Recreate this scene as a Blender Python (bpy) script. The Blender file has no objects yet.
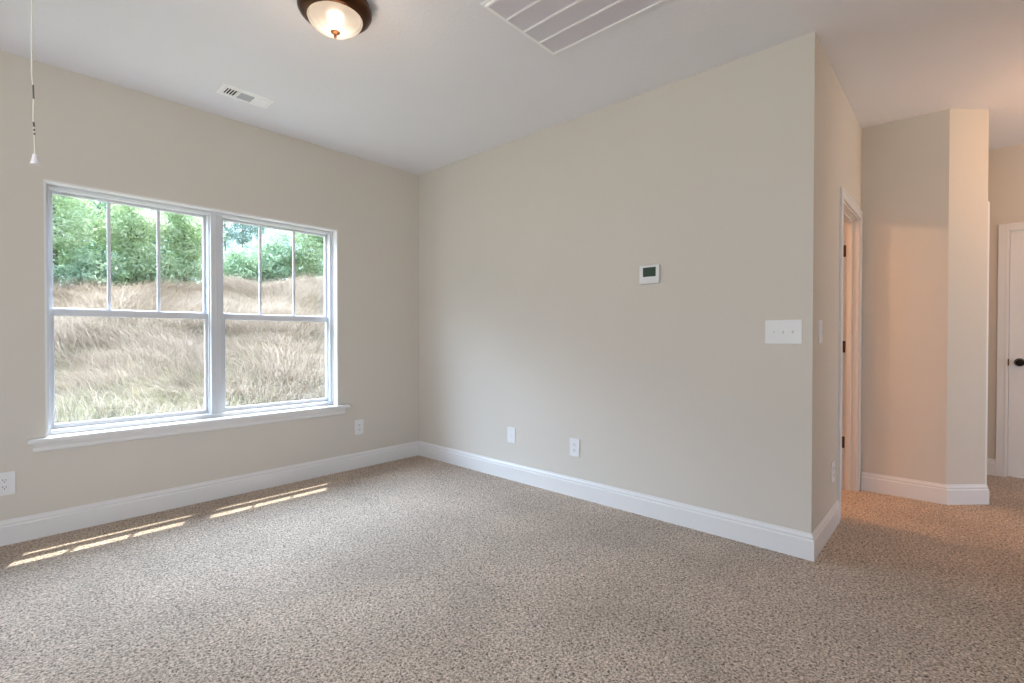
import bpy, math, random
import numpy as np
from mathutils import Matrix, Vector

# ------------------------------------------------------------------ camera, world, sun, lights, exposure
sc = bpy.context.scene
COL = sc.collection
YAW, PITCH, ROLL, FPX, CAM_H = math.radians(47.576), math.radians(0.580), math.radians(0.06), 490.03, 1.163
H = 2.74            # ceiling height
W = 2.933           # face of the right wall (x)
D = 3.921           # face of the window wall (y)
E = 0.564           # face of the short hall wall (y)
X2 = 4.546          # face of the passage wall (x)
FX = 5.775          # face of the far hall wall (x)

fw = Vector((math.sin(YAW)*math.cos(PITCH), math.cos(YAW)*math.cos(PITCH), -math.sin(PITCH)))
rt = Vector((math.cos(YAW), -math.sin(YAW), 0))
up = rt.cross(fw)
r2 = rt*math.cos(ROLL) + up*math.sin(ROLL)
u2 = up*math.cos(ROLL) - rt*math.sin(ROLL)
cd = bpy.data.cameras.new('camera')
cam = bpy.data.objects.new('camera', cd); COL.objects.link(cam)
cd.sensor_width = 36.0; cd.lens = FPX/1024*36.0; cd.clip_start = 0.02; cd.clip_end = 300
m = Matrix((r2, u2, -fw)).transposed().to_4x4(); m.translation = Vector((0, 0, CAM_H))
cam.matrix_world = m
sc.camera = cam

sc.view_settings.view_transform = 'Standard'
sc.view_settings.look = 'None'
sc.view_settings.exposure = 0.04
sc.view_settings.gamma = 1.0
sc.view_settings.use_curve_mapping = False
sc.cycles.use_denoising = True
sc.cycles.max_bounces = 14
sc.cycles.diffuse_bounces = 8
sc.cycles.transparent_max_bounces = 24
sc.cycles.caustics_reflective = False
sc.cycles.caustics_refractive = False

SKY_BASE, SKY_BAND = 2.2, 31.0     # clear sky, and a bright band added towards +y to light the room
wd = bpy.data.worlds.new('sky'); sc.world = wd; wd.use_nodes = True
nt = wd.node_tree; nt.nodes.clear()
out = nt.nodes.new('ShaderNodeOutputWorld'); bg = nt.nodes.new('ShaderNodeBackground')
tc = nt.nodes.new('ShaderNodeTexCoord'); sp = nt.nodes.new('ShaderNodeSeparateXYZ')
rp = nt.nodes.new('ShaderNodeValToRGB')
rp.color_ramp.elements[0].position = 0.0; rp.color_ramp.elements[0].color = (0.62, 0.77, 1.0, 1)
rp.color_ramp.elements[1].position = 0.9; rp.color_ramp.elements[1].color = (0.56, 0.74, 1.0, 1)
nt.links.new(tc.outputs['Generated'], sp.inputs[0]); nt.links.new(sp.outputs['Z'], rp.inputs[0])
nt.links.new(rp.outputs[0], bg.inputs['Color'])
def step(sock, a, b, lo, hi):
    q = nt.nodes.new('ShaderNodeMapRange'); q.interpolation_type = 'SMOOTHSTEP'; nt.links.new(sock, q.inputs['Value'])
    for k, v in zip(('From Min', 'From Max', 'To Min', 'To Max'), (a, b, lo, hi)): q.inputs[k].default_value = v
    return q.outputs[0]
def mul(a, b):
    q = nt.nodes.new('ShaderNodeMath'); q.operation = 'MULTIPLY'; nt.links.new(a, q.inputs[0]); nt.links.new(b, q.inputs[1]); return q.outputs[0]
band = mul(mul(step(sp.outputs['Z'], .25, .42, 0, 1), step(sp.outputs['Z'], .76, .92, 1, 0)), step(sp.outputs['Y'], .1, .45, 0, SKY_BAND))
sa = nt.nodes.new('ShaderNodeMath'); sa.operation = 'ADD'; sa.inputs[1].default_value = SKY_BASE
nt.links.new(band, sa.inputs[0]); nt.links.new(sa.outputs[0], bg.inputs['Strength'])
nt.links.new(bg.outputs[0], out.inputs['Surface'])

XL_ = -2.4
SUN_TRAVEL = Vector((-0.162, -0.345, -1.0)).normalized()
def light(name, kind, loc, energy, color, **kw):
    l = bpy.data.lights.new(name, kind); l.energy = energy; l.color = color
    for k, v in kw.items(): setattr(l, k, v)
    o = bpy.data.objects.new(name, l); COL.objects.link(o); o.location = loc
    return o
sun = light('sun', 'SUN', (3, 12, 20), 10.0, (1.0, 0.965, 0.90), angle=math.radians(0.3))
sun.rotation_mode = 'QUATERNION'; sun.rotation_quaternion = SUN_TRAVEL.to_track_quat('-Z', 'Y')
def facing(o, d):
    o.rotation_mode = 'QUATERNION'; o.rotation_quaternion = Vector(d).to_track_quat('-Z', 'Y')
# sky portal in the twin window
po = light('window_sky_portal', 'AREA', (1.18, 4.14, 1.32), 1.0, (1, 1, 1), shape='RECTANGLE', size=1.8, size_y=1.5)
po.data.cycles.is_portal = True; facing(po, (0, -1, 0))
dl = light('back_fill_light', 'AREA', (-0.75, -3.74, 1.15), 14.5, (0.94, 0.97, 1.0), shape='RECTANGLE', size=2.9, size_y=2.0)  # added unseen lamp behind the camera that fills the room
facing(dl, (0, 1, 0))
ll = light('side_daylight', 'AREA', (XL_-.10, 0.95, 1.30), 49.0, (0.92, 0.96, 1.0), shape='RECTANGLE', size=1.6, size_y=1.6)
facing(ll, (1, 0, 0))
hl = light('hall_daylight', 'AREA', (4.85, -3.74, 0.95), 19.0, (0.80, 0.90, 1.0), shape='RECTANGLE', size=1.5, size_y=1.5)
facing(hl, (0, 1, 0))
BEDROOM_WATTS, HALL_WATTS, MAIN_WATTS = 92.0, 19.0, 2.2
WARM = (1.0, 0.52, 0.25)

# ------------------------------------------------------------------ materials
def newmat(name):
    mt = bpy.data.materials.new(name); mt.use_nodes = True
    n = mt.node_tree; n.nodes.clear()
    o = n.nodes.new('ShaderNodeOutputMaterial'); b = n.nodes.new('ShaderNodeBsdfPrincipled')
    n.links.new(b.outputs[0], o.inputs['Surface'])
    return mt, n, b, o
def simple(name, col, rough=0.5, metal=0.0, spec=0.4):
    mt, n, b, o = newmat(name)
    b.inputs['Base Color'].default_value = (*col, 1); b.inputs['Roughness'].default_value = rough
    b.inputs['Metallic'].default_value = metal; b.inputs['Specular IOR Level'].default_value = spec
    return mt
def objcoord(n):
    return n.nodes.new('ShaderNodeTexCoord').outputs['Object']
def paint(name, col, scale, strength, dist, rough=0.75, mottle=0.03):
    mt, n, b, o = newmat(name)
    co = objcoord(n)
    nz = n.nodes.new('ShaderNodeTexNoise'); nz.inputs['Scale'].default_value = scale; nz.inputs['Detail'].default_value = 3
    n.links.new(co, nz.inputs['Vector'])
    bp = n.nodes.new('ShaderNodeBump'); bp.inputs['Strength'].default_value = strength; bp.inputs['Distance'].default_value = dist
    n.links.new(nz.outputs['Fac'], bp.inputs['Height']); n.links.new(bp.outputs[0], b.inputs['Normal'])
    n2 = n.nodes.new('ShaderNodeTexNoise'); n2.inputs['Scale'].default_value = 1.3; n2.inputs['Detail'].default_value = 2
    n.links.new(co, n2.inputs['Vector'])
    mr = n.nodes.new('ShaderNodeMapRange'); mr.inputs['To Min'].default_value = 1-mottle; mr.inputs['To Max'].default_value = 1+mottle
    n.links.new(n2.outputs['Fac'], mr.inputs['Value'])
    mx = n.nodes.new('ShaderNodeMix'); mx.data_type = 'RGBA'; mx.blend_type = 'MULTIPLY'; mx.inputs[0].default_value = 1
    mx.inputs[6].default_value = (*col, 1); n.links.new(mr.outputs[0], mx.inputs[7])
    n.links.new(mx.outputs[2], b.inputs['Base Color'])
    b.inputs['Roughness'].default_value = rough; b.inputs['Specular IOR Level'].default_value = 0.25
    return mt
M_WALL = paint('wall_paint', (0.62, 0.578, 0.522), 220, 0.10, 0.002)
M_CEIL = paint('ceiling_paint', (0.785, 0.785, 0.825), 60, 0.35, 0.004, 0.9)
M_TRIM = simple('trim_paint', (0.725, 0.715, 0.715), 0.35)
M_VINYL = simple('window_vinyl', (0.60, 0.605, 0.63), 0.35)
M_PLATE = simple('plate_plastic', (0.74, 0.74, 0.75), 0.35)
M_DARK = simple('dark_slot', (0.02, 0.02, 0.02), 0.6)
M_BRONZE = simple('oiled_bronze', (0.075, 0.032, 0.014), 0.28, 0.85)
M_COPPER = simple('finial_bronze', (0.30, 0.13, 0.055), 0.35, 0.7)
M_HINGE = simple('hinge_bronze', (0.10, 0.06, 0.04), 0.4, 0.8)
M_KNOB = simple('knob_bronze', (0.012, 0.009, 0.008), 0.3, 0.6)
M_GRILLE = simple('grille_enamel', (0.82, 0.80, 0.86), 0.45)
M_FLANGE = simple('flange_white', (0.90, 0.90, 0.92), 0.4)
M_CAVITY_SHADE = simple('cavity_shade', (0.12, 0.12, 0.13), 0.9)
M_DAMPER = simple('damper_grey', (0.46, 0.47, 0.51), 0.5)
M_CORD = simple('cord_cotton', (0.72, 0.70, 0.62), 0.8)
M_THREAD = simple('thread_dark', (0.12, 0.11, 0.10), 0.8)
M_BELL = simple('bell_plastic', (0.85, 0.82, 0.86), 0.3)
M_LCD = simple('lcd', (0.045, 0.075, 0.06), 0.2)
M_EXT = simple('siding', (0.6, 0.6, 0.58), 0.7)
M_BARK = simple('bark', (0.24, 0.21, 0.19), 0.9)

def carpet():
    mt, n, b, o = newmat('frieze_carpet')
    co = objcoord(n)
    def noise(s, d=2.0, r=0.5, dist=0.0):
        x = n.nodes.new('ShaderNodeTexNoise'); x.inputs['Scale'].default_value = s; x.inputs['Detail'].default_value = d
        x.inputs['Roughness'].default_value = r; x.inputs['Distortion'].default_value = dist
        n.links.new(co, x.inputs['Vector']); return x
    tuft = noise(114, 3.0, 0.62, 0.9)
    rp = n.nodes.new('ShaderNodeValToRGB'); e = rp.color_ramp.elements
    e[0].position = 0.385; e[0].color = (0.09, 0.06, 0.038, 1)
    e[1].position = 0.64; e[1].color = (0.92, 0.76, 0.63, 1)
    k = e.new(0.44); k.color = (0.42, 0.315, 0.225, 1)
    k = e.new(0.54); k.color = (0.66, 0.515, 0.405, 1)
    n.links.new(tuft.outputs['Fac'], rp.inputs[0])
    big = noise(1.6, 3.0, 0.6, 0.4)          # brushed pile
    mr = n.nodes.new('ShaderNodeMapRange'); mr.inputs['From Min'].default_value = 0.3; mr.inputs['From Max'].default_value = 0.7
    mr.inputs['To Min'].default_value = 0.84; mr.inputs['To Max'].default_value = 1.12
    n.links.new(big.outputs['Fac'], mr.inputs['Value'])
    mx = n.nodes.new('ShaderNodeMix'); mx.data_type = 'RGBA'; mx.blend_type = 'MULTIPLY'; mx.inputs[0].default_value = 1
    n.links.new(rp.outputs[0], mx.inputs[6]); n.links.new(mr.outputs[0], mx.inputs[7])
    n.links.new(mx.outputs[2], b.inputs['Base Color'])
    vo = n.nodes.new('ShaderNodeTexVoronoi'); vo.inputs['Scale'].default_value = 120; n.links.new(co, vo.inputs['Vector'])
    ad = n.nodes.new('ShaderNodeMath'); ad.operation = 'SUBTRACT'
    n.links.new(tuft.outputs['Fac'], ad.inputs[0])
    ml = n.nodes.new('ShaderNodeMath'); ml.operation = 'MULTIPLY'; ml.inputs[1].default_value = 0.4
    n.links.new(vo.outputs['Distance'], ml.inputs[0]); n.links.new(ml.outputs[0], ad.inputs[1])
    bp = n.nodes.new('ShaderNodeBump'); bp.inputs['Strength'].default_value = 1.0; bp.inputs['Distance'].default_value = 0.014
    n.links.new(ad.outputs[0], bp.inputs['Height']); n.links.new(bp.outputs[0], b.inputs['Normal'])
    b.inputs['Roughness'].default_value = 0.95; b.inputs['Specular IOR Level'].default_value = 0.1
    b.inputs['Sheen Weight'].default_value = 0.25; b.inputs['Sheen Roughness'].default_value = 0.5
    return mt
M_CARPET = carpet()

def glassmat(name, gl=0.05):
    mt = bpy.data.materials.new(name); mt.use_nodes = True; n = mt.node_tree; n.nodes.clear()
    o = n.nodes.new('ShaderNodeOutputMaterial'); mx = n.nodes.new('ShaderNodeMixShader')
    t = n.nodes.new('ShaderNodeBsdfTransparent'); g = n.nodes.new('ShaderNodeBsdfGlossy')
    t.inputs[0].default_value = (0.97, 0.985, 0.975, 1); g.inputs['Roughness'].default_value = 0.02
    mx.inputs[0].default_value = gl
    n.links.new(t.outputs[0], mx.inputs[1]); n.links.new(g.outputs[0], mx.inputs[2]); n.links.new(mx.outputs[0], o.inputs['Surface'])
    return mt
M_GLASS = glassmat('window_glass', 0.035)
def screenmat():
    mt = bpy.data.materials.new('insect_screen'); mt.use_nodes = True; n = mt.node_tree; n.nodes.clear()
    o = n.nodes.new('ShaderNodeOutputMaterial'); mx = n.nodes.new('ShaderNodeMixShader')
    t = n.nodes.new('ShaderNodeBsdfTransparent'); g = n.nodes.new('ShaderNodeBsdfDiffuse')
    g.inputs[0].default_value = (0.25, 0.25, 0.25, 1); mx.inputs[0].default_value = 0.10
    n.links.new(t.outputs[0], mx.inputs[1]); n.links.new(g.outputs[0], mx.inputs[2]); n.links.new(mx.outputs[0], o.inputs['Surface'])
    return mt
M_SCREEN = screenmat()
def shademat():
    mt = bpy.data.materials.new('alabaster_glass'); mt.use_nodes = True; n = mt.node_tree; n.nodes.clear()
    o = n.nodes.new('ShaderNodeOutputMaterial'); mx = n.nodes.new('ShaderNodeMixShader')
    t = n.nodes.new('ShaderNodeBsdfTranslucent'); g = n.nodes.new('ShaderNodeBsdfRefraction')
    nz = n.nodes.new('ShaderNodeTexNoise'); nz.inputs['Scale'].default_value = 14; nz.inputs['Distortion'].default_value = 1.5
    rp = n.nodes.new('ShaderNodeValToRGB'); rp.color_ramp.elements[0].color = (0.80, 0.72, 0.64, 1); rp.color_ramp.elements[1].color = (0.95, 0.90, 0.84, 1)
    n.links.new(objcoord(n), nz.inputs['Vector']); n.links.new(nz.outputs['Fac'], rp.inputs[0]); n.links.new(rp.outputs[0], t.inputs[0])
    g.inputs['Color'].default_value = (0.95, 0.92, 0.88, 1); g.inputs['Roughness'].default_value = 1.0; g.inputs['IOR'].default_value = 1.12
    mx.inputs[0].default_value = 0.2
    n.links.new(t.outputs[0], mx.inputs[1]); n.links.new(g.outputs[0], mx.inputs[2]); n.links.new(mx.outputs[0], o.inputs['Surface'])
    return mt
M_SHADE = shademat()
def emit(name, col, s):
    mt = bpy.data.materials.new(name); mt.use_nodes = True; n = mt.node_tree; n.nodes.clear()
    o = n.nodes.new('ShaderNodeOutputMaterial'); e = n.nodes.new('ShaderNodeEmission')
    e.inputs[0].default_value = (*col, 1); e.inputs[1].default_value = s; n.links.new(e.outputs[0], o.inputs['Surface']); return mt
M_BULB = emit('bulb_glow', (1.0, 0.88, 0.74), 13.0)

def leafmat(name, dark, light_, trans=0.5):
    mt = bpy.data.materials.new(name); mt.use_nodes = True; n = mt.node_tree; n.nodes.clear()
    o = n.nodes.new('ShaderNodeOutputMaterial'); mx = n.nodes.new('ShaderNodeMixShader')
    d = n.nodes.new('ShaderNodeBsdfDiffuse'); t = n.nodes.new('ShaderNodeBsdfTranslucent')
    ge = n.nodes.new('ShaderNodeNewGeometry'); rp = n.nodes.new('ShaderNodeValToRGB')
    rp.color_ramp.elements[0].color = (*dark, 1); rp.color_ramp.elements[1].color = (*light_, 1)
    n.links.new(ge.outputs['Random Per Island'], rp.inputs[0])
    n.links.new(rp.outputs[0], d.inputs[0]); n.links.new(rp.outputs[0], t.inputs[0]); mx.inputs[0].default_value = trans
    n.links.new(d.outputs[0], mx.inputs[1]); n.links.new(t.outputs[0], mx.inputs[2]); n.links.new(mx.outputs[0], o.inputs['Surface'])
    return mt
M_LEAF = {
    'bright': leafmat('leaf_bright', (0.42, 0.54, 0.33), (0.84, 0.90, 0.69)),
    'mid':    leafmat('leaf_mid', (0.35, 0.49, 0.36), (0.70, 0.81, 0.63)),
    'dark':   leafmat('leaf_dark', (0.19, 0.28, 0.24), (0.42, 0.52, 0.46)),
}
M_STRAW = leafmat('straw', (0.325, 0.262, 0.208), (0.50, 0.415, 0.34), 0.35)
M_GREEN = leafmat('green_blade', (0.26, 0.245, 0.175), (0.43, 0.395, 0.305), 0.35)
def groundmat():
    mt, n, b, o = newmat('bank_soil')
    co = objcoord(n)
    nz = n.nodes.new('ShaderNodeTexNoise'); nz.inputs['Scale'].default_value = 1.2; nz.inputs['Detail'].default_value = 8
    n.links.new(co, nz.inputs['Vector'])
    rp = n.nodes.new('ShaderNodeValToRGB'); e = rp.color_ramp.elements
    e[0].position = 0.35; e[0].color = (0.24, 0.24, 0.14, 1); e[1].position = 0.65; e[1].color = (0.36, 0.30, 0.22, 1)
    n.links.new(nz.outputs['Fac'], rp.inputs[0]); n.links.new(rp.outputs[0], b.inputs['Base Color'])
    b.inputs['Roughness'].default_value = 1.0; b.inputs['Specular IOR Level'].default_value = 0.0
    return mt
M_SOIL = groundmat()

# ------------------------------------------------------------------ mesh helpers
class MB:
    def __init__(s): s.v = []; s.f = []; s.mi = []
    def add(s, vs, fs, mi=0):
        k = len(s.v); s.v += [tuple(p) for p in vs]; s.f += [tuple(i+k for i in f) for f in fs]; s.mi += [mi]*len(fs); return s
    def box(s, x0, x1, y0, y1, z0, z1, mi=0):
        vs = [(x, y, z) for z in (z0, z1) for (x, y) in ((x0, y0), (x1, y0), (x1, y1), (x0, y1))]
        return s.add(vs, [(3, 2, 1, 0), (4, 5, 6, 7), (0, 1, 5, 4), (1, 2, 6, 5), (2, 3, 7, 6), (3, 0, 4, 7)], mi)
    def ring(s, axis, a0, a1, x0, x1, z0, z1, wl, wr, wb, wt, mi=0):
        # rectangular frame with mitre-less butt joints; axis 'y' (in the xz plane) or 'z' (in the xy plane)
        for (p0, p1, q0, q1) in ((x0, x0+wl, z0, z1), (x1-wr, x1, z0, z1), (x0+wl, x1-wr, z0, z0+wb), (x0+wl, x1-wr, z1-wt, z1)):
            if q1 - q0 < 1e-6 or p1 - p0 < 1e-6: continue
            if axis == 'y': s.box(p0, p1, a0, a1, q0, q1, mi)
            elif axis == 'z': s.box(p0, p1, q0, q1, a0, a1, mi)
            else: s.box(a0, a1, p0, p1, q0, q1, mi)
        return s
    def prism(s, poly, z0, z1, mi=0):
        n = len(poly); vs = [(*p, z0) for p in poly] + [(*p, z1) for p in poly]
        fs = [tuple(range(n-1, -1, -1)), tuple(range(n, 2*n))] + [(i, (i+1) % n, n+(i+1) % n, n+i) for i in range(n)]
        return s.add(vs, fs, mi)
    def lathe(s, prof, seg=48, c=(0, 0, 0), axis='z', mi=0, capped=True):
        vs = []; fs = []; k = len(prof)
        for j in range(seg):
            a = 2*math.pi*j/seg; ca, sa = math.cos(a), math.sin(a)
            for (r, h) in prof:
                p = (r*ca, r*sa, h) if axis == 'z' else ((h, r*ca, r*sa) if axis == 'x' else (r*sa, h, r*ca))
                vs.append((p[0]+c[0], p[1]+c[1], p[2]+c[2]))
        for j in range(seg):
            for i in range(k-1):
                a, b = j*k+i, ((j+1) % seg)*k+i
                fs.append((a, b, b+1, a+1))
        if capped:
            fs.append(tuple(j*k for j in range(seg))[::-1]); fs.append(tuple(j*k+k-1 for j in range(seg)))
        return s.add(vs, fs, mi)
    def tube(s, path, rad, seg=10, mi=0):
        vs = []; fs = []; n = len(path)
        rads = rad if isinstance(rad, (list, tuple)) else [rad]*n
        for i, p in enumerate(path):
            p = Vector(p); a = Vector(path[max(0, i-1)]); b = Vector(path[min(n-1, i+1)])
            t = (b-a).normalized(); u = t.orthogonal().normalized() if abs(t.z) < .9 else Vector((1, 0, 0))
            u = (u - t*u.dot(t)).normalized(); w = t.cross(u)
            for j in range(seg):
                q = 2*math.pi*j/seg; vs.append(p + (u*math.cos(q) + w*math.sin(q))*rads[i])
        for i in range(n-1):
            for j in range(seg):
                fs.append((i*seg+j, i*seg+(j+1) % seg, (i+1)*seg+(j+1) % seg, (i+1)*seg+j))
        fs.append(tuple(range(seg))[::-1]); fs.append(tuple(range((n-1)*seg, n*seg)))
        return s.add(vs, fs, mi)
    def build(s, name, mats, parent=None, smooth=False, bevel=0.0):
        me = bpy.data.meshes.new(name); me.from_pydata(s.v, [], s.f)
        mats = mats if isinstance(mats, (list, tuple)) else [mats]
        for q in mats: me.materials.append(q)
        me.polygons.foreach_set('material_index', s.mi)
        if smooth: me.polygons.foreach_set('use_smooth', [True]*len(s.f))
        me.update()
        o = bpy.data.objects.new(name, me); COL.objects.link(o)
        if smooth:
            es = o.modifiers.new('edge', 'EDGE_SPLIT'); es.split_angle = math.radians(38)
        if bevel:
            bv = o.modifiers.new('bevel', 'BEVEL'); bv.width = bevel; bv.segments = 2; bv.limit_method = 'ANGLE'
        if parent is not None: o.parent = parent
        return o
def tag(o, label=None, cat=None, group=None, kind=None):
    for k, v in (('label', label), ('category', cat), ('group', group), ('kind', kind)):
        if v: o[k] = v
    return o
def empty(name, loc=(0, 0, 0), rz=0.0):
    o = bpy.data.objects.new(name, None); o.empty_display_size = 0.05; COL.objects.link(o)
    o.location = loc; o.rotation_euler = (0, 0, rz); return o
def copy_tree(o, parent=None):
    c = o.copy(); COL.objects.link(c)
    if parent is not None: c.parent = parent
    for ch in list(o.children): copy_tree(ch, c)
    return c
def struct(o, label, cat): return tag(o, label, cat, kind='structure')

# ------------------------------------------------------------------ shell
XL, YF, XO = -2.4, -3.65, 5.89      # left wall, front wall (behind the camera), outer right
WO = 4.125                          # outer face of the window wall
struct(MB().box(XL-.12, XO, YF-.12, WO, -0.12, 0.0).build('floor', M_CARPET), 'speckled beige frieze carpet covering the whole floor', 'floor')
struct(MB().box(XL-.12, XO, YF-.12, WO, H, H+.10).build('ceiling', M_CEIL), 'flat off-white textured ceiling', 'ceiling')
HX0, HX1, HZ0, HZ1 = 0.270, 2.089, 0.545, 2.073      # hole for the window
wb = MB()
wb.box(XL, HX0, D, WO, 0, H).box(HX1, XO-.115, D, WO, 0, H).box(HX0, HX1, D, WO, 0, HZ0).box(HX0, HX1, D, WO, HZ1, H)
struct(wb.build('wall_back', M_WALL), 'beige painted wall holding the twin window', 'wall')
struct(MB().box(W, W+.115, E, D, 0, H).build('wall_right', M_WALL), 'long beige wall carrying the thermostat and three-switch plate', 'wall')
DX0, DX1, DZ = 3.737, 4.460, 2.037                   # bedroom doorway in the hall wall
wh = MB()
wh.box(W+.115, DX0-.02, E, E+.115, 0, H).box(DX1+.02, X2, E, E+.115, 0, H).box(DX0-.02, DX1+.02, E, E+.115, DZ+.02, H)
struct(wh.build('wall_hall', M_WALL), 'short beige hall wall holding the bedroom doorway', 'wall')
struct(MB().box(X2, X2+.115, .15, D, 0, H).build('wall_passage', M_WALL), 'tan wall panel facing the room beyond the doorway', 'wall')
A0, A1, B1 = (X2, .063), (4.746, -.137), (FX, .892)
struct(MB().prism([A0, A1, B1, (FX, 1.055), (4.746, .026), (X2+.115, .111), (X2+.115, .15), (X2, .15)], 0, H).build('wall_angled', M_WALL),
       'narrow pale angled wall end between passage and far hall', 'wall')
# far wall with its doorway
FY0, FY1, FDZ = -1.085, -.2985, 2.035     # door slab span in y
wf = MB().box(FX, XO, FY1+.02, 1.055, 0, H).box(FX, XO, YF, FY0-.02, 0, H).box(FX, XO, FY0-.02, FY1+.02, FDZ+.02, H)
struct(wf.build('wall_far', M_WALL), 'tan far hall wall with the white door', 'wall')
struct(MB().box(XL-.12, XL, YF, .15, 0, H).box(XL-.12, XL, 1.75, WO, 0, H).box(XL-.12, XL, .15, 1.75, 0, .5).box(XL-.12, XL, .15, 1.75, 2.1, H).build('wall_left', M_WALL), 'beige wall left of the frame', 'wall')
PX0, PX1, PZ1 = -2.2, 0.70, 2.15         # opening behind the camera, invented for the room-fill lamp
struct(MB().box(XL, PX0, YF-.12, YF, 0, H).box(PX1, 4.1, YF-.12, YF, 0, H).box(5.6, XO, YF-.12, YF, 0, H).box(4.1, 5.6, YF-.12, YF, PZ1, H).box(PX0, PX1, YF-.12, YF, PZ1, H).build('wall_front', M_WALL), 'beige wall behind the viewer with an added opening for fill light', 'wall')

struct(MB().box(3.75, 3.865, YF, -1.0, 0, H).build('wall_divider', M_WALL), 'beige wall dividing the living room from the hall, out of frame', 'wall')

# baseboards: one profile swept along mitred runs
PROF = [(0, 0), (.016, 0), (.016, .098), (.0145, .103), (.0105, .106), (.0105, .112), (.012, .116), (.0085, .124), (.005, .130), (.004, .137), (0, .137)]
def baseboard(pts, names, labels):
    # pts: points on the wall face, room on the left-hand side going along
    n = len(pts); P = [Vector(p) for p in pts]
    offs = []
    for i in range(n):
        d0 = (P[i]-P[i-1]).normalized() if i else None
        d1 = (P[i+1]-P[i]).normalized() if i < n-1 else None
        n0 = Vector((-d0.y, d0.x)) if d0 else None; n1 = Vector((-d1.y, d1.x)) if d1 else None
        if n0 is None: offs.append(n1)
        elif n1 is None: offs.append(n0)
        else:
            b = n0+n1; offs.append(b/(b.dot(n0)))
    k = len(PROF)
    for i in range(n-1):
        vs = []
        for j in (i, i+1):
            for (t, z) in PROF: q = P[j]+offs[j]*t; vs.append((q.x, q.y, z))
        fs = [(a, (a+1) % k, k+(a+1) % k, k+a) for a in range(k)] + [tuple(range(k))[::-1], tuple(range(k, 2*k))]
        struct(MB().add(vs, fs).build(names[i], M_TRIM), labels[i], 'baseboard')
CW = .060     # casing width
baseboard([(DX0-.008-CW, E), (W, E), (W, D), (XL, D), (XL, YF)],
          ['baseboard_hall', 'baseboard_right', 'baseboard_back', 'baseboard_left'],
          ['short white baseboard on the hall wall before the doorway', 'long white baseboard under the thermostat wall',
           'long white baseboard under the window', 'white baseboard on the left wall'])
BS = Vector((1, 1)).normalized(); a1 = Vector(A1)
baseboard([(a1+BS*.012)[:], A1, A0, (X2, E-.019)], ['baseboard_nook', 'baseboard_angled', 'baseboard_passage'],
          ['stub of white baseboard behind the angled wall end', 'white baseboard across the angled wall end', 'white baseboard on the tan passage wall'])
d3a = a1 + BS*1.12
baseboard([(FX, FY1+.008+CW), B1, d3a[:]], ['baseboard_far', 'baseboard_corner'],
          ['white baseboard on the far wall left of the white door', 'white baseboard in the corner behind the angled wall'])
baseboard([(FX, YF), (FX, FY0-.008-CW)], ['baseboard_outer'], ['white baseboard right of the far white door'])

# ------------------------------------------------------------------ window_1
win = struct(empty('window_1', (1.18, D, .573)), 'white vinyl twin window overlooking the dry grass bank', 'window')
def wpart(mb, name, mat, parent=win, **kw):
    o = mb.build(name, mat, None, **kw)
    o.parent = parent; o.matrix_parent_inverse = Matrix.Translation(-win.location) if parent is win else Matrix.Identity(4)
    return o
WX0, WX1, WZ0, WZ1 = 0.280, 2.079, 0.573, 2.062
wpart(MB().box(HX0, WX0, D-.001, 4.0, WZ0, HZ1).box(WX1, HX1, D-.001, 4.0, WZ0, HZ1).box(WX0, WX1, D-.001, 4.0, WZ1, HZ1), 'jamb_lining', M_TRIM)
stool = MB().box(HX0, HX1, D-.002, 4.0, .548, WZ0).box(.192, 2.180, D-.038, D-.001, .548, WZ0)
wpart(stool, 'stool', M_TRIM, bevel=.004)
ap = MB(); prof = [(D, .549), (D-.024, .549), (D-.022, .535), (D-.015, .520), (D-.015, .503), (D-.011, .496), (D, .496)]
ap.add([(x, y, z) for x in (.215, 2.145) for (y, z) in prof], [(i, (i+1) % 7, 7+(i+1) % 7, 7+i) for i in range(7)] + [tuple(range(7))[::-1], tuple(range(7, 14))])
wpart(ap, 'apron', M_TRIM)
MX0, MX1 = 1.140, 1.232
MC0, MC1 = 1.147, 1.215
fr = MB().ring('y', 3.985, WO-.005, WX0, WX1, WZ0, WZ1, .016, .009, .028, .016)
fr.ring('y', 4.0, 4.03, HX0+.002, HX1-.002, WZ0+.001, HZ1-.002, .03, .03, .02, .03)
wpart(fr, 'frame', M_VINYL, bevel=.002)
MT = WZ1-.016
mu = MB().box(MC0, MC1, 3.988, WO-.008, WZ0+.028, MT).box(MX0, MC0, 4.02, WO-.008, WZ0+.028, MT)
mu.box(MC1, MX1, 4.02, WO-.008, WZ0+.028, MT).box(MC0+.030, MC1-.030, 3.984, 3.990, WZ0+.028, MT)
wpart(mu, 'mullion', M_VINYL, bevel=.0015)
for side, (a, b) in enumerate(((WX0+.016, MX0), (MX1, WX1-.009))):
    ST, SR = .024, .017
    lo = wpart(MB().ring('y', 4.044, 4.076, a, b, WZ0+.028, 1.330, ST, SR, .028, .044), 'lower_sash', M_VINYL, bevel=.003)
    hi = wpart(MB().ring('y', 4.078, 4.106, a, b, 1.292, WZ1-.016, ST, SR, .046, .016), 'upper_sash', M_VINYL, bevel=.003)
    g0, g1 = a+ST, b-SR
    wpart(MB().box(g0-.005, g1+.005, 4.058, 4.062, WZ0+.05, 1.292), 'pane', M_GLASS, lo).matrix_parent_inverse = lo.matrix_parent_inverse
    wpart(MB().box(g0-.005, g1+.005, 4.090, 4.094, 1.332, WZ1-.025), 'pane', M_GLASS, hi)
    wpart(MB().box(g0-.01, g1+.01, 4.112, 4.113, WZ0+.03, 1.30), 'insect_screen', M_SCREEN, lo)
    for k in (1, 2):
        x = g0 + (g1-g0)*k/3
        wpart(MB().box(x-.0095, x+.0095, 4.083, 4.101, 1.336, WZ1-.030), 'muntin', M_VINYL, hi, bevel=.003)
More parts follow.
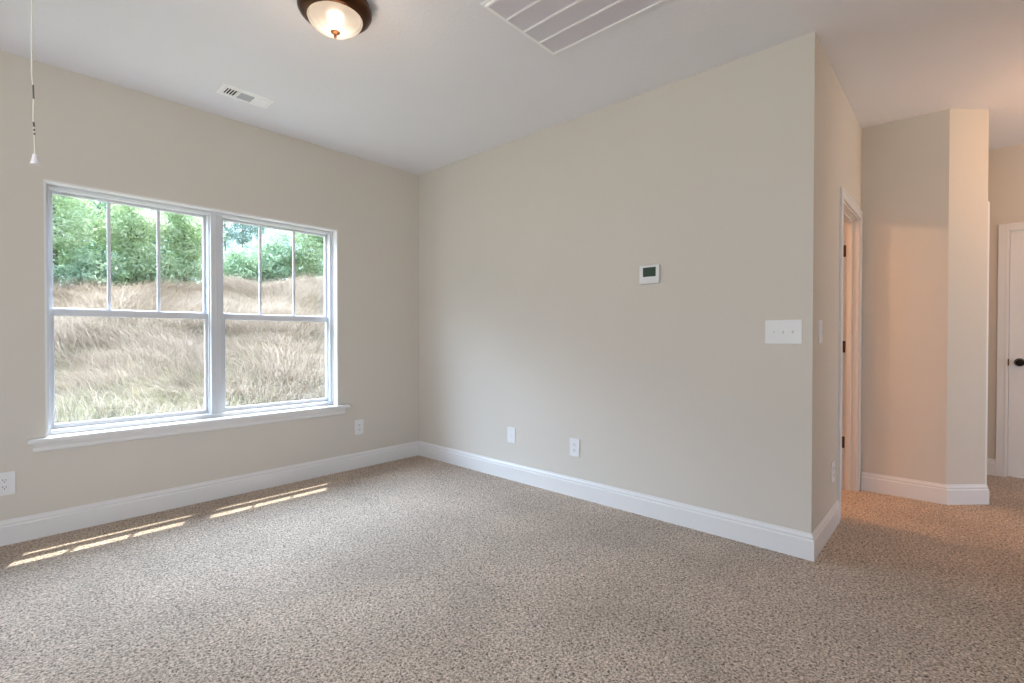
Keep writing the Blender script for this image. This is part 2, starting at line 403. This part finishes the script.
# sashes carry their parts: give every child the window's offset once, through its own mesh coordinates
for s in win.children:
    for c in s.children: c.matrix_parent_inverse = Matrix.Identity(4)

# ------------------------------------------------------------------ doors
def casing_face(mb, axis, face, out, a0, a1, top, inner_reveal=.008):
    """U-shaped door casing on a wall plane. axis 'y': plane y=face, runs along x; axis 'x': plane x=face, runs along y."""
    i0, i1, it = a0-inner_reveal, a1+inner_reveal, top+inner_reveal
    def bar(p0, p1, z0, z1, d0, d1):
        lo, hi = sorted((face+out*d0, face+out*d1))
        if axis == 'y': mb.box(p0, p1, lo, hi, z0, z1)
        else: mb.box(lo, hi, p0, p1, z0, z1)
    for (d, w0, w1) in ((.0145, .0, .014), (.0115, .014, .046), (.0130, .046, CW)):
        # w measured from the outer edge inward
        o0, o1 = CW-w0, CW-w1
        bar(i0-o0, i0-o1, 0, it+o0, 0, d)
        bar(i1+o1, i1+o0, 0, it+o0, 0, d)
        bar(i0-o1, i1+o1, it+o1, it+o0, 0, d)
    return mb
def slab_mesh(w, h, t=.035):
    """Six-panel door slab in local space: x 0..w, y 0..t, z 0..h."""
    mb = MB(); st, mid = .115, .10
    rails = [(0, .24), (.80, .95), (1.53, 1.64), (h-.115, h)]
    mb.box(0, st, 0, t, 0, h).box(w-st, w, 0, t, 0, h)
    for (z0, z1) in rails: mb.box(st, w-st, 0, t, z0, z1)
    c = w/2
    for i in range(3):
        z0, z1 = rails[i][1], rails[i+1][0]
        mb.box(c-mid/2, c+mid/2, 0, t, z0, z1)
        for (p0, p1) in ((st, c-mid/2), (c+mid/2, w-st)):
            mb.box(p0, p1, .010, t-.010, z0, z1); mb.box(p0+.03, p1-.03, .003, t-.003, z0+.03, z1-.03)
    return mb
# door_1: bedroom doorway, its slab swung open into the bedroom
d1 = struct(empty('door_1', ((DX0+DX1)/2, E, 0)), 'white cased bedroom doorway standing open', 'door')
def rel(o, root):
    o.parent = root; o.matrix_parent_inverse = root.matrix_basis.inverted() if root.parent is None else Matrix.Identity(4)
    return o
bpy.context.view_layer.update()
cas = casing_face(MB(), 'y', E, -1, DX0, DX1, DZ)
rel(cas.build('casing', M_TRIM, bevel=.0015), d1)
jb = MB().box(DX0-.02, DX0, E, E+.115, 0, DZ+.02).box(DX1, DX1+.02, E, E+.115, 0, DZ+.02).box(DX0, DX1, E, E+.115, DZ, DZ+.02)
jb.box(DX0, DX0+.012, E+.04, E+.076, 0, DZ).box(DX1-.012, DX1, E+.04, E+.076, 0, DZ).box(DX0+.012, DX1-.012, E+.04, E+.076, DZ-.012, DZ)
rel(jb.build('jamb', M_TRIM, bevel=.001), d1)
for z in (1.815, 1.088, .36):
    hb = MB().box(DX1-.003, DX1+.001, E+.078, E+.112, z-.044, z+.044)
    hb.lathe([(.0055, -.044), (.0055, .044)], 10, (DX1-.004, E+.117, z))
    rel(hb.build('hinge', M_HINGE), d1)
sl = rel(slab_mesh(DX1-DX0-.006, DZ-.012).build('slab', M_TRIM, bevel=.003), d1)
sl.matrix_parent_inverse = Matrix.Identity(4)
sl.rotation_euler = (0, 0, math.radians(94)); sl.location = (DX1-.004-d1.location.x, E+.12-d1.location.y, .01)
# door_2: white door at the end of the hall
d2 = struct(empty('door_2', (FX, (FY0+FY1)/2, 0)), 'closed white six-panel door with dark knob at hall end', 'door')
rel(casing_face(MB(), 'x', FX, -1, FY0, FY1, FDZ).build('casing', M_TRIM, bevel=.0015), d2)
jb = MB().box(FX, XO, FY1, FY1+.02, 0, FDZ+.02).box(FX, XO, FY0-.02, FY0, 0, FDZ+.02).box(FX, XO, FY0, FY1, FDZ, FDZ+.02)
jb.box(FX+.05, FX+.085, FY1-.012, FY1, 0, FDZ).box(FX+.05, FX+.085, FY0, FY0+.012, 0, FDZ)
rel(jb.build('jamb', M_TRIM), d2)
s2 = rel(slab_mesh(FY1-FY0-.006, FDZ-.012).build('slab', M_TRIM, bevel=.003), d2)
s2.matrix_parent_inverse = Matrix.Identity(4)
s2.rotation_euler = (0, 0, math.radians(90)); s2.location = (.045, FY0+.003-d2.location.y, .008)
ky, kz = FY1-.066, .955
kb = MB().lathe([(.033, 0), (.033, -.004), (.028, -.009), (.013, -.013), (.011, -.03), (.016, -.037), (.026, -.044), (.029, -.053), (.027, -.061), (.018, -.068), (.006, -.071)], 32, (FX+.010, ky, kz), axis='x')
rel(kb.build('knob', M_KNOB, smooth=True), d2)
rel(MB().box(FX-.001, FX+.004, FY1-.004, FY1+.004, kz-.028, kz+.028).build('strike_plate', M_HINGE), d2)
# door_3: casing and slab on the hidden face behind the angled wall end
d3 = struct(empty('door_3', (*A1, 0), math.radians(45)), 'white door casing edging the angled wall end', 'door')
c3 = MB()
L3 = 1.06
for (p0, p1, z0, z1) in ((.0, CW, 0, 2.105), (L3-CW, L3, 0, 2.105), (CW, L3-CW, 2.105-CW, 2.105)): c3.box(p0, p1, -.0145, 0, z0, z1)
o3 = c3.build('casing', M_TRIM, d3, bevel=.002)
s3 = slab_mesh(L3-2*CW, 2.036, .012).build('slab', M_TRIM, d3); s3.location = (CW, -.012, .006)

# ------------------------------------------------------------------ eaves and outside walls
struct(MB().box(XL-1, XO+1, WO-.02, 4.475, 2.755, 2.97).build('trim_1', M_EXT), 'roof eave above the window outside', 'eave')

# ------------------------------------------------------------------ ceiling lights
def make_ceiling_light(loc, label, watts, drop, color=WARM):
    root = empty('ceiling_light', loc); tag(root, label, 'ceiling light')
    pan = MB().lathe([(.118, 0), (.150, 0), (.158, -.008), (.150, -.014), (.160, -.020), (.167, -.030), (.167, -.042), (.160, -.056), (.147, -.068), (.133, -.076), (.127, -.076), (.127, -.066), (.122, -.06)], 64)
    pan.build('pan', M_BRONZE, root, smooth=True)
    dome = [(.124, -.074)] + [(.124*math.cos(a), -.074-.064*math.sin(a)) for a in [math.radians(x) for x in range(6, 90, 7)]] + [(.004, -.138)]
    g = MB().lathe(dome, 64, capped=False).build('glass_shade', M_SHADE, root, smooth=True)
    fin = [(.020, -.136), (.022, -.139), (.019, -.143), (.012, -.146), (.006, -.149), (.0055, -.154), (.0075, -.158), (.006, -.164), (.002, -.167)]
    MB().lathe(fin, 32).build('finial', M_COPPER, root, smooth=True)
    prof = [(.034*math.cos(math.radians(a))+.0005, .034*math.sin(math.radians(a))) for a in range(-90, 91, 15)]
    MB().lathe(prof, 20, (.0, .0, -.070)).build('bulb', M_BULB, root, smooth=True)
    l = light('lamp_light', 'POINT', (0, 0, 0), watts, color, shadow_soft_size=.09); l.parent = root; l.location = (0, 0, -drop)
    return root
make_ceiling_light((1.158, 2.193, H), 'round bronze ceiling light with lit frosted bowl and finial', MAIN_WATTS, .30, (1.0, 0.74, 0.52))
make_ceiling_light((4.45, -1.02, H), 'bronze ceiling light in the hall right of the frame', HALL_WATTS, .42)
make_ceiling_light((3.55, 2.5, H), 'bronze ceiling light inside the bedroom past the doorway', BEDROOM_WATTS, .36)

# ------------------------------------------------------------------ return-air grille and supply register
gx0, gx1, gy0, gy1 = 1.622, 2.190, 0.862, 1.688
gr = empty('return_air_grille', ((gx0+gx1)/2, (gy0+gy1)/2, H)); tag(gr, 'large white return air grille of fine louvers in the ceiling', 'vent')
cx, cy = gr.location.x, gr.location.y
def cpart(mb, name, mat, root, **kw):
    o = mb.build(name, mat, None, **kw); o.parent = root; o.matrix_parent_inverse = Matrix.Translation(-root.location); return o
fl = MB().ring('z', H-.006, H, gx0, gx1, gy0, gy1, .022, .022, .022, .022).ring('z', H-.016, H, gx0+.016, gx1-.016, gy0+.016, gy1-.016, .012, .012, .012, .012)
cpart(fl, 'flange', M_FLANGE, gr, bevel=.002)
ix0, ix1, iy0, iy1 = gx0+.028, gx1-.028, gy0+.028, gy1-.028
cpart(MB().box(ix0, ix1, iy0, iy1, H-.002, H-.0005), 'filter', M_CAVITY_SHADE, gr)  # dark plate standing in for the shade in the cavity behind the louvers
step = (ix1-ix0)/4
for k in range(4):
    x0, x1 = ix0+k*step+(.005 if k else 0), ix0+(k+1)*step-(.005 if k < 3 else 0)
    lv = MB(); n = int((iy1-iy0)/.0127)
    for j in range(n):
        y = iy0+(j+.5)*(iy1-iy0)/n
        # slanted blade
        c = [(y-.0056, H-.0040), (y+.0050, H-.0155), (y+.0058, H-.0150), (y-.0048, H-.0035)]
        lv.add([(x, *q) for x in (x0, x1) for q in c], [(3, 2, 1, 0), (4, 5, 6, 7), (0, 1, 5, 4), (1, 2, 6, 5), (2, 3, 7, 6), (3, 0, 4, 7)])
    cpart(lv, 'louver_panel', M_GRILLE, gr)
    if k: cpart(MB().box(x0-.010, x0, iy0, iy1, H-.017, H-.002), 'divider', M_FLANGE, gr)
rx0, rx1, ry0, ry1 = 1.050, 1.362, 3.392, 3.556
rg = empty('supply_register', ((rx0+rx1)/2, (ry0+ry1)/2, H)); tag(rg, 'small white supply register in the ceiling near the window wall', 'vent')
fl = MB().ring('z', H-.005, H, rx0, rx1, ry0, ry1, .03, .03, .03, .03).ring('z', H-.010, H, rx0+.02, rx1-.02, ry0+.02, ry1-.02, .014, .014, .014, .014)
jx0, jx1, jy0, jy1 = rx0+.032, rx1-.032, ry0+.034, ry1-.034
fl.box(jx0+.070, jx0+.082, jy0, jy1, H-.010, H); fl.box(jx1-.082, jx1-.070, jy0, jy1, H-.010, H)
cpart(fl, 'flange', M_FLANGE, rg, bevel=.0015)
cpart(MB().box(jx0, jx1, jy0, jy1, H-.002, H-.0005), 'duct_shade_plate', M_DARK, rg)  # black plate put in for the darkness inside the duct
def blades(x0, x1, n, ang, along='y', th=.0012):
    mb = MB()
    for j in range(n):
        t = (j+.5)/n
        if along == 'y':
            x = x0+t*(x1-x0); c = [(x-ang, H-.010), (x-ang+th, H-.0105), (x+ang+th, H-.0025), (x+ang, H-.002)]
            mb.add([(q[0], y, q[1]) for y in (jy0, jy1) for q in c], [(0, 1, 2, 3), (7, 6, 5, 4), (4, 5, 1, 0), (5, 6, 2, 1), (6, 7, 3, 2), (7, 4, 0, 3)])
        else:
            y = jy0+t*(jy1-jy0); c = [(y-ang, H-.010), (y-ang+.0012, H-.0105), (y+ang+.0012, H-.0025), (y+ang, H-.002)]
            mb.add([(x, *q) for x in (x0, x1) for q in c], [(3, 2, 1, 0), (4, 5, 6, 7), (0, 1, 5, 4), (1, 2, 6, 5), (2, 3, 7, 6), (3, 0, 4, 7)])
    return mb
cpart(blades(jx0+.004, jx0+.070, 4, .0025, th=.0055), 'louver_bank', M_FLANGE, rg)
cpart(blades(jx0+.082, jx1-.082, 9, -.0085, 'x'), 'louver_bank', M_DAMPER, rg)
cpart(blades(jx1-.070, jx1-.002, 7, -.0095), 'louver_bank', M_FLANGE, rg)

# ------------------------------------------------------------------ pull cord
pc = empty('pull_cord', (.118, 2.02, H)); tag(pc, 'thin white ceiling pull cord with bell-shaped end hanging before window wall', 'pull cord')
def cpt(px, py, d=1.454):
    r = fw + r2*((px-512)/FPX) - u2*((py-341.5)/FPX); p = Vector((0, 0, CAM_H))+r*d; return p
pts = [cpt(32.0, 0), cpt(31.6, 40), cpt(31.9, 60), cpt(31.8, 72), cpt(33.0, 84), cpt(33.6, 98), cpt(33.4, 120), cpt(34.4, 134), cpt(34.9, 150), cpt(35.0, 155)]
top = Vector((pts[0].x, pts[0].y, H)); pc.location = top
bpy.context.view_layer.update()
path = [top, (top+pts[0])/2] + pts
cpart(MB().tube(path, .0019, 8), 'cord', M_CORD, pc, smooth=True)
for (a, b, r) in (((33.0, 85), (33.6, 99),   .0021), ((33.5, 122), (33.9, 127), .0023), ((34.0, 129), (34.2, 131), .0021), ((34.3, 133), (34.5, 135), .0022)):
    cpart(MB().tube([cpt(*a), cpt(*b)], r, 8), 'thread', M_THREAD, pc)
bb = cpt(35.1, 164.6)
cpart(MB().lathe([(.003, .031), (.0055, .030), (.0065, .022), (.0085, .012), (.011, .003), (.011, 0), (.009, .001)], 28, bb[:]), 'bell', M_BELL, pc, smooth=True)

# ------------------------------------------------------------------ wall plates, thermostat
# built facing local -y (the wall plane is y = 0), then turned to their wall
def plate_mesh(w, h): return MB().box(-w/2, w/2, -.006, 0, -h/2, h/2)
def place(root, wall, pos, z):
    rz = {'back': 0.0, 'hall': 0.0, 'right': math.radians(-90)}[wall]
    root.rotation_euler = (0, 0, rz)
    root.location = {'back': (pos, D, z), 'hall': (pos, E, z), 'right': (W, pos, z)}[wall]
def screws(mb, pts):
    for (x, z) in pts: mb.lathe([(.0032, -.0072), (.0032, -.0055)], 12, (x, 0, z), axis='y')
    return mb
def make_outlet(name='wall_outlet', w=.086, h=.128):
    root = empty(name)
    pl = plate_mesh(w, h).build('plate', M_PLATE, root, bevel=.002)
    screws(MB(), [(0, 0)]).build('screw', M_PLATE, pl)
    for s in (1, -1):
        z = s*.0195; mb = MB()
        oct_ = [(.0165, -.008), (.0165, .008), (.009, .0145), (-.009, .0145), (-.0165, .008), (-.0165, -.008), (-.009, -.0145), (.009, -.0145)]
        n = 8; vs = [(x, -.0085, z+q) for (x, q) in oct_]+[(x, -.005, z+q) for (x, q) in oct_]
        mb.add(vs, [tuple(range(8)), tuple(range(15, 7, -1))]+[(i, (i+8), (i+1) % 8+8, (i+1) % 8) for i in range(8)])
        rc = mb.build('receptacle', M_PLATE, root)
        MB().box(-.0075, -.0050, -.0092, -.0084, z-.001, z+.008).build('slot', M_DARK, rc)
        MB().box(.0050, .0075, -.0092, -.0084, z-.001, z+.006).build('slot', M_DARK, rc)
        MB().lathe([(.0028, -.0092), (.0028, -.0084)], 12, (0, 0, z-.0075), axis='y').build('ground_hole', M_DARK, rc)
    return root
o = make_outlet(); place(o, 'back', .102, .340); tag(o, 'white duplex outlet on the window wall left of the window', 'outlet')
def dup(src, wall, pos, z, label):
    c = copy_tree(src); place(c, wall, pos, z); c['label'] = label; return c
dup(o, 'back', 2.283, .360, 'white duplex outlet under the right end of the window sill')
dup(o, 'right', 2.060, .358, 'white duplex outlet low on the long wall, right of blank plate')
dup(o, 'hall', 3.490, .348, 'white outlet low on the hall wall beside the doorway')
jk = empty('jack_plate'); place(jk, 'right', 2.683, .364); tag(jk, 'blank white jack plate low on the long wall nearest the corner', 'wall plate')
pl = plate_mesh(.086, .124).build('plate', M_PLATE, jk, bevel=.002)
for q in (.042, -.042): screws(MB(), [(0, q)]).build('screw', M_PLATE, pl)
MB().lathe([(.0055, -.014), (.0055, -.005)], 14, (0, 0, 0), axis='y').build('jack', M_PLATE, jk)
def make_switch(n, w, h):
    root = empty('light_switch')
    xs = [(i-(n-1)/2)*.046 for i in range(n)]
    pl = plate_mesh(w, h).build('plate', M_PLATE, root, bevel=.002)
    for x in xs:
        for s in (1, -1): screws(MB(), [(x, s*.030)]).build('screw', M_PLATE, pl)
    for i, x in enumerate(xs):
        mb = MB().box(x-.0085, x+.0085, -.0068, -.004, -.014, .014)
        s = -1
        vs = [(x-.004, -.006, -.007), (x+.004, -.006, -.007), (x+.004, -.006, .007), (x-.004, -.006, .007),
              (x-.0035, -.019, s*.008-.003), (x+.0035, -.019, s*.008-.003), (x+.0035, -.017, s*.008+.004), (x-.0035, -.017, s*.008+.004)]
        mb.add(vs, [(0, 1, 2, 3), (7, 6, 5, 4), (4, 5, 1, 0), (5, 6, 2, 1), (6, 7, 3, 2), (7, 4, 0, 3)])
        mb.build('toggle', M_PLATE, root)
    return root
s = make_switch(3, .178, .128); place(s, 'right', .702, 1.190); tag(s, 'white three-toggle switch plate near the outer wall corner', 'light switch')
s = make_switch(1, .080, .126); place(s, 'hall', 3.105, 1.191); tag(s, 'white single toggle switch on the shaded hall wall', 'light switch')
th = empty('thermostat'); place(th, 'right', 1.471, 1.562); tag(th, 'white wall thermostat with dark green screen', 'thermostat')
MB().box(-.066, .066, -.008, 0, -.058, .058).box(-.068, .068, -.026, -.008, -.060, .060).build('body', M_PLATE, th, bevel=.004)
MB().box(-.041, .046, -.0275, -.025, -.015, .044).build('screen', M_LCD, th)
for k in range(3): MB().box(-.030+k*.026, -.014+k*.026, -.0275, -.025, -.040, -.032).build('button', M_PLATE, th)

# ------------------------------------------------------------------ outside: bank, dry grass, trees
rng = np.random.default_rng(7)
def smooth01(t): t = np.clip(t, 0, 1); return t*t*(3-2*t)
def bump(x, y):
    return .055*np.sin(1.7*x+.9*y+.5)*np.cos(1.1*y-.6*x)+.05*np.sin(3.9*x-2.1*y+1.)+.03*np.sin(7.3*y+4.1*x)
CREST = 14.0
def hz(x, y):
    zc = 1.86+.122*np.clip(x, -6, 14)
    t = np.clip((y-5.3)/(CREST-5.3), 0, None)
    a = -.25+(zc+.25)*np.where(t < 1, .8*t+.2*smooth01(t), 1+.10*(t-1))
    m_ = smooth01((y-5.2)/2.0)
    return a+bump(x, y)*m_
xs = np.linspace(-30, 40, 141); ys = np.concatenate([np.linspace(-16, 4, 6), np.linspace(5, 20, 76), np.linspace(22, 60, 14)])
X, Y = np.meshgrid(xs, ys); Z = np.where(Y < 5, -.25, hz(X, Y))
gm = MB(); nx = len(xs)
gm.add(np.stack([X.ravel(), Y.ravel(), Z.ravel()], 1).tolist(), [(j*nx+i, j*nx+i+1, (j+1)*nx+i+1, (j+1)*nx+i) for j in range(len(ys)-1) for i in range(nx-1)])
struct(gm.build('ground', M_SOIL, smooth=True), 'sloping earth bank rising behind the house', 'ground')

def numesh(name, verts, faces_n, mat, nper):
    """verts (N,3) with consecutive nper-vertex strips; faces_n: face index pattern (list of tuples) per strip"""
    n = len(verts)//nper
    loops = []; starts = []; totals = []
    pat = [np.array(f) for f in faces_n]
    base = np.arange(n)*nper
    allf = []
    for f in pat: allf.append((base[:, None]+f[None, :]))
    loop = np.concatenate([a.reshape(-1) for a in allf]).astype(np.int32)
    tot = np.concatenate([np.full(n, len(f)) for f in pat]).astype(np.int32)
    st = np.concatenate([[0], np.cumsum(tot)[:-1]]).astype(np.int32)
    me = bpy.data.meshes.new(name); me.vertices.add(len(verts)); me.vertices.foreach_set('co', verts.astype(np.float32).ravel())
    me.loops.add(len(loop)); me.loops.foreach_set('vertex_index', loop)
    me.polygons.add(len(tot)); me.polygons.foreach_set('loop_start', st); me.polygons.foreach_set('loop_total', tot)
    me.materials.append(mat); me.update(calc_edges=True); me.validate()
    o = bpy.data.objects.new(name, me); COL.objects.link(o); return o
def blades_obj(name, n, xr, yr, length, mat, green, wid=.006):
    x = rng.uniform(*xr, n*2); y = yr[0]+(yr[1]-yr[0])*rng.uniform(0, 1, n*2)**1.0
    g = np.sin(.8*x+2.)*.35+np.cos(1.9*x+1.3*y)*.25+(7.9-y)*.9          # > 0: the green foot of the bank
    keep = (g+rng.normal(0, .5, n*2) > 0) if green else (g+rng.normal(0, .5, n*2) < .25)
    x, y = x[keep][:n], y[keep][:n]; n = len(x)
    z = hz(x, y)
    ang = 2.2*np.sin(.55*x+.4*y)+1.3*np.sin(1.3*y-.9*x+1.)+rng.normal(0, .55, n)-1.2
    lean = np.clip(rng.normal(.95, .27, n)+.15*np.sin(1.1*x+2.3*y), .15, 1.35)
    L = length*rng.uniform(.55, 1.25, n)*(1+.10*np.sin(2.1*x+1.7*y))
    dx, dy = np.cos(ang), np.sin(ang)
    wx, wy = -dy*wid, dx*wid
    pts = []
    for t, k in ((0, 1.0), (.4, .9), (.75, .6), (1.0, .15)):
        ph = lean*t*1.5
        r = L*t*np.sin(ph*.75+.15*t); h = L*t*np.cos(ph*.75)
        for sgn in (-1, 1):
            pts.append(np.stack([x+dx*r+sgn*wx*k, y+dy*r+sgn*wy*k, z-.02+h], 1))
    v = np.stack(pts, 1).reshape(-1, 3)
    return numesh(name, v, [(0, 1, 3, 2), (2, 3, 5, 4), (4, 5, 7, 6)], mat, 8)
gs = blades_obj('dry_grass', 130000, (-3.5, 13), (6.2, 15.4), .37, M_STRAW, False, .0036)
tag(gs, 'tall dry straw-coloured grass covering the bank outside', 'grass', kind='stuff')
gg = blades_obj('green_grass', 14000, (-3.5, 12), (5.6, 9.6), .22, M_GREEN, True, .006)
tag(gg, 'short greenish grass at the foot of the bank', 'grass', kind='stuff')

def leaves(center, blobs, n, size):
    """leaf quads scattered through ellipsoidal blobs (dx,dy,dz,rx,ry,rz) round center"""
    b = np.array(blobs); wgt = b[:, 3]*b[:, 4]*b[:, 5]; idx = rng.choice(len(b), n, p=wgt/wgt.sum())
    # twig clusters: leaves gather round points in the blob's outer shell
    nc = max(30, n//28); ci = rng.choice(len(b), nc, p=wgt/wgt.sum())
    d = rng.normal(0, 1, (nc, 3)); d /= np.linalg.norm(d, axis=1)[:, None]
    rad = rng.uniform(.35, 1, nc)**.5
    c = b[ci, :3]+d*b[ci, 3:6]*rad[:, None]
    k = rng.integers(0, nc, n); p = c[k]+rng.normal(0, 1, (n, 3))*np.array([.16, .16, .10])*(.5+b[ci[k], 3:4]*.6)
    p += np.array(center)
    nrm = rng.normal(0, 1, (n, 3))+np.array([0, 0, .9]); nrm /= np.linalg.norm(nrm, axis=1)[:, None]
    t = np.cross(nrm, rng.normal(0, 1, (n, 3))); t /= np.linalg.norm(t, axis=1)[:, None]; q = np.cross(nrm, t)
    s = (size*rng.uniform(.6, 1.3, n))[:, None]
    v = np.stack([p-t*s, p+q*s*.5-nrm*s*.12, p+t*s, p-q*s*.5-nrm*s*.12], 1).reshape(-1, 3)
    return v
def tree(name, label, cat, x, y, h, spread, kind, n, size, base=.2, slim=False, group='trees and shrubs along the bank top'):
    z = float(hz(np.array(x), np.array(y)))
    root = empty(name, (x, y, z-.05)); tag(root, label, cat, group)
    R = random.Random(hash((round(x*100), round(y*100))) & 0xffff)
    tr = MB(); tip = (R.uniform(-.2, .2)*spread, R.uniform(-.2, .2)*spread, h*.9)
    r0 = .012*h+.02 if not slim else .045
    tr.tube([(0, 0, 0), (tip[0]*.3, tip[1]*.3, h*.35), tip], [r0, r0*.7, r0*.25], 8)
    blobs = []
    nb = 9 if not slim else 12
    for i in range(nb):
        t = base+(1-base)*(i+.5)/nb
        a = i*2.4+R.uniform(-.4, .4)
        w = spread*(math.sin(math.pi*min(1, (t-base)/(1-base)*.82+.16))**.7)
        rr = w*(R.uniform(.25, .6))
        c = (tip[0]*t+math.cos(a)*rr, tip[1]*t+math.sin(a)*rr, h*t)
        br = (w*R.uniform(.42, .62), w*R.uniform(.42, .62), h*(1-base)/nb*R.uniform(1.0, 1.5)*(1 if not slim else .55))
        blobs.append((*c, *br))
        tr.tube([(tip[0]*t*.8, tip[1]*t*.8, h*t*.8), c], [r0*.35, r0*.12], 6)
    tr.build('trunk', M_BARK, root)
    fo = numesh('foliage', leaves((0, 0, 0), blobs, n, size), [(0, 1, 2, 3)], M_LEAF[kind], 4); fo.parent = root
    return root
TREES = [
    # x, y, height, spread, foliage, leaves, leaf size, crown base, slim, name, label, category
    (1.20, 14.8, 4.5, 1.10, 'bright', 11000, .055, .10, False, 'leafy_tree', 'tall bright green tree filling the left third of left window', 'tree'),
    (2.10, 16.4, 4.4, 1.05, 'mid', 9000, .060, .08, False, 'leafy_tree', 'mid green tree behind the first muntin of the left window', 'tree'),
    (2.70, 15.1, 2.9, 1.00, 'bright', 9500, .055, .03, False, 'leafy_shrub', 'big rounded bright shrub between the left window muntins', 'shrub'),
    (3.75, 15.1, 2.8, 0.95, 'bright', 9500, .055, .03, False, 'leafy_shrub', 'light green shrub right of the left window\'s second muntin', 'shrub'),
    (3.20, 18.6, 5.6, 1.50, 'dark', 8000, .070, .08, False, 'leafy_tree', 'dark dull green tree standing behind the two bright shrubs', 'tree'),
    (4.75, 19.2, 5.4, 1.10, 'dark', 5200, .070, .08, False, 'leafy_tree', 'dark tree showing above the left window\'s right-hand shrub', 'tree'),
    (5.55, 16.8, 1.55, 1.00, 'mid', 7000, .055, .02, False, 'leafy_shrub', 'low green shrub in the left third of the right window', 'shrub'),
    (6.60, 16.9, 1.90, 1.05, 'mid', 7500, .055, .02, False, 'leafy_shrub', 'green shrub below the sky gap in the right window\'s middle third', 'shrub'),
    (7.70, 16.6, 3.6, 1.05, 'bright', 10000, .058, .03, False, 'leafy_tree', 'bushy bright tree around the second muntin of right window', 'tree'),
    (9.00, 16.9, 3.2, 1.20, 'mid', 9000, .058, .03, False, 'leafy_tree', 'bushy green tree at the right edge of the right window', 'tree'),
    (6.35, 20.4, 8.0, 0.95, 'dark', 4200, .065, .10, True, 'slender_tree', 'thin dark-trunked tree nearest the mullion in right window', 'tree'),
    (7.10, 20.9, 8.0, 0.90, 'dark', 3800, .065, .10, True, 'slender_tree', 'thin sparse tree in the middle of right window\'s left third', 'tree'),
    (7.85, 21.3, 8.0, 0.90, 'dark', 3800, .065, .10, True, 'slender_tree', 'thin sparse tree close to the first muntin of right window', 'tree'),
    (9.30, 22.6, 7.0, 0.95, 'dark', 3800, .065, .10, True, 'slender_tree', 'thin pale tree against the sky gap of right window', 'tree'),
    (0.60, 14.5, 1.0, 0.75, 'mid', 4000, .050, .02, False, 'leafy_shrub', 'low undergrowth shrub at the left window\'s left edge', 'shrub'),
    (1.75, 14.5, 0.9, 0.70, 'mid', 4000, .050, .02, False, 'leafy_shrub', 'low dark shrub at the foot of the tall bright tree', 'shrub'),
    (3.22, 14.6, 0.9, 0.60, 'bright', 4000, .050, .02, False, 'leafy_shrub', 'small low shrub between the two rounded bright shrubs', 'shrub'),
    (0.00, 16.8, 5.0, 1.30, 'mid', 8000, .065, .08, False, 'leafy_tree', 'green tree beyond the left edge of the window', 'tree'),
    (10.9, 17.6, 4.0, 1.50, 'bright', 9000, .060, .05, False, 'leafy_tree', 'bright tree beyond the right edge of the window', 'tree'),
    (-1.7, 15.3, 4.4, 1.40, 'bright', 8000, .060, .08, False, 'leafy_tree', 'bright tree hidden left of the window opening', 'tree'),
]
for (x, y, h, sp_, kd, n, sz, bs, sl_, nm, lb, ct) in TREES:
    tree(nm, lb, ct, x*1.06, y*1.06, h*1.04, sp_, kd, n, sz, bs, sl_)
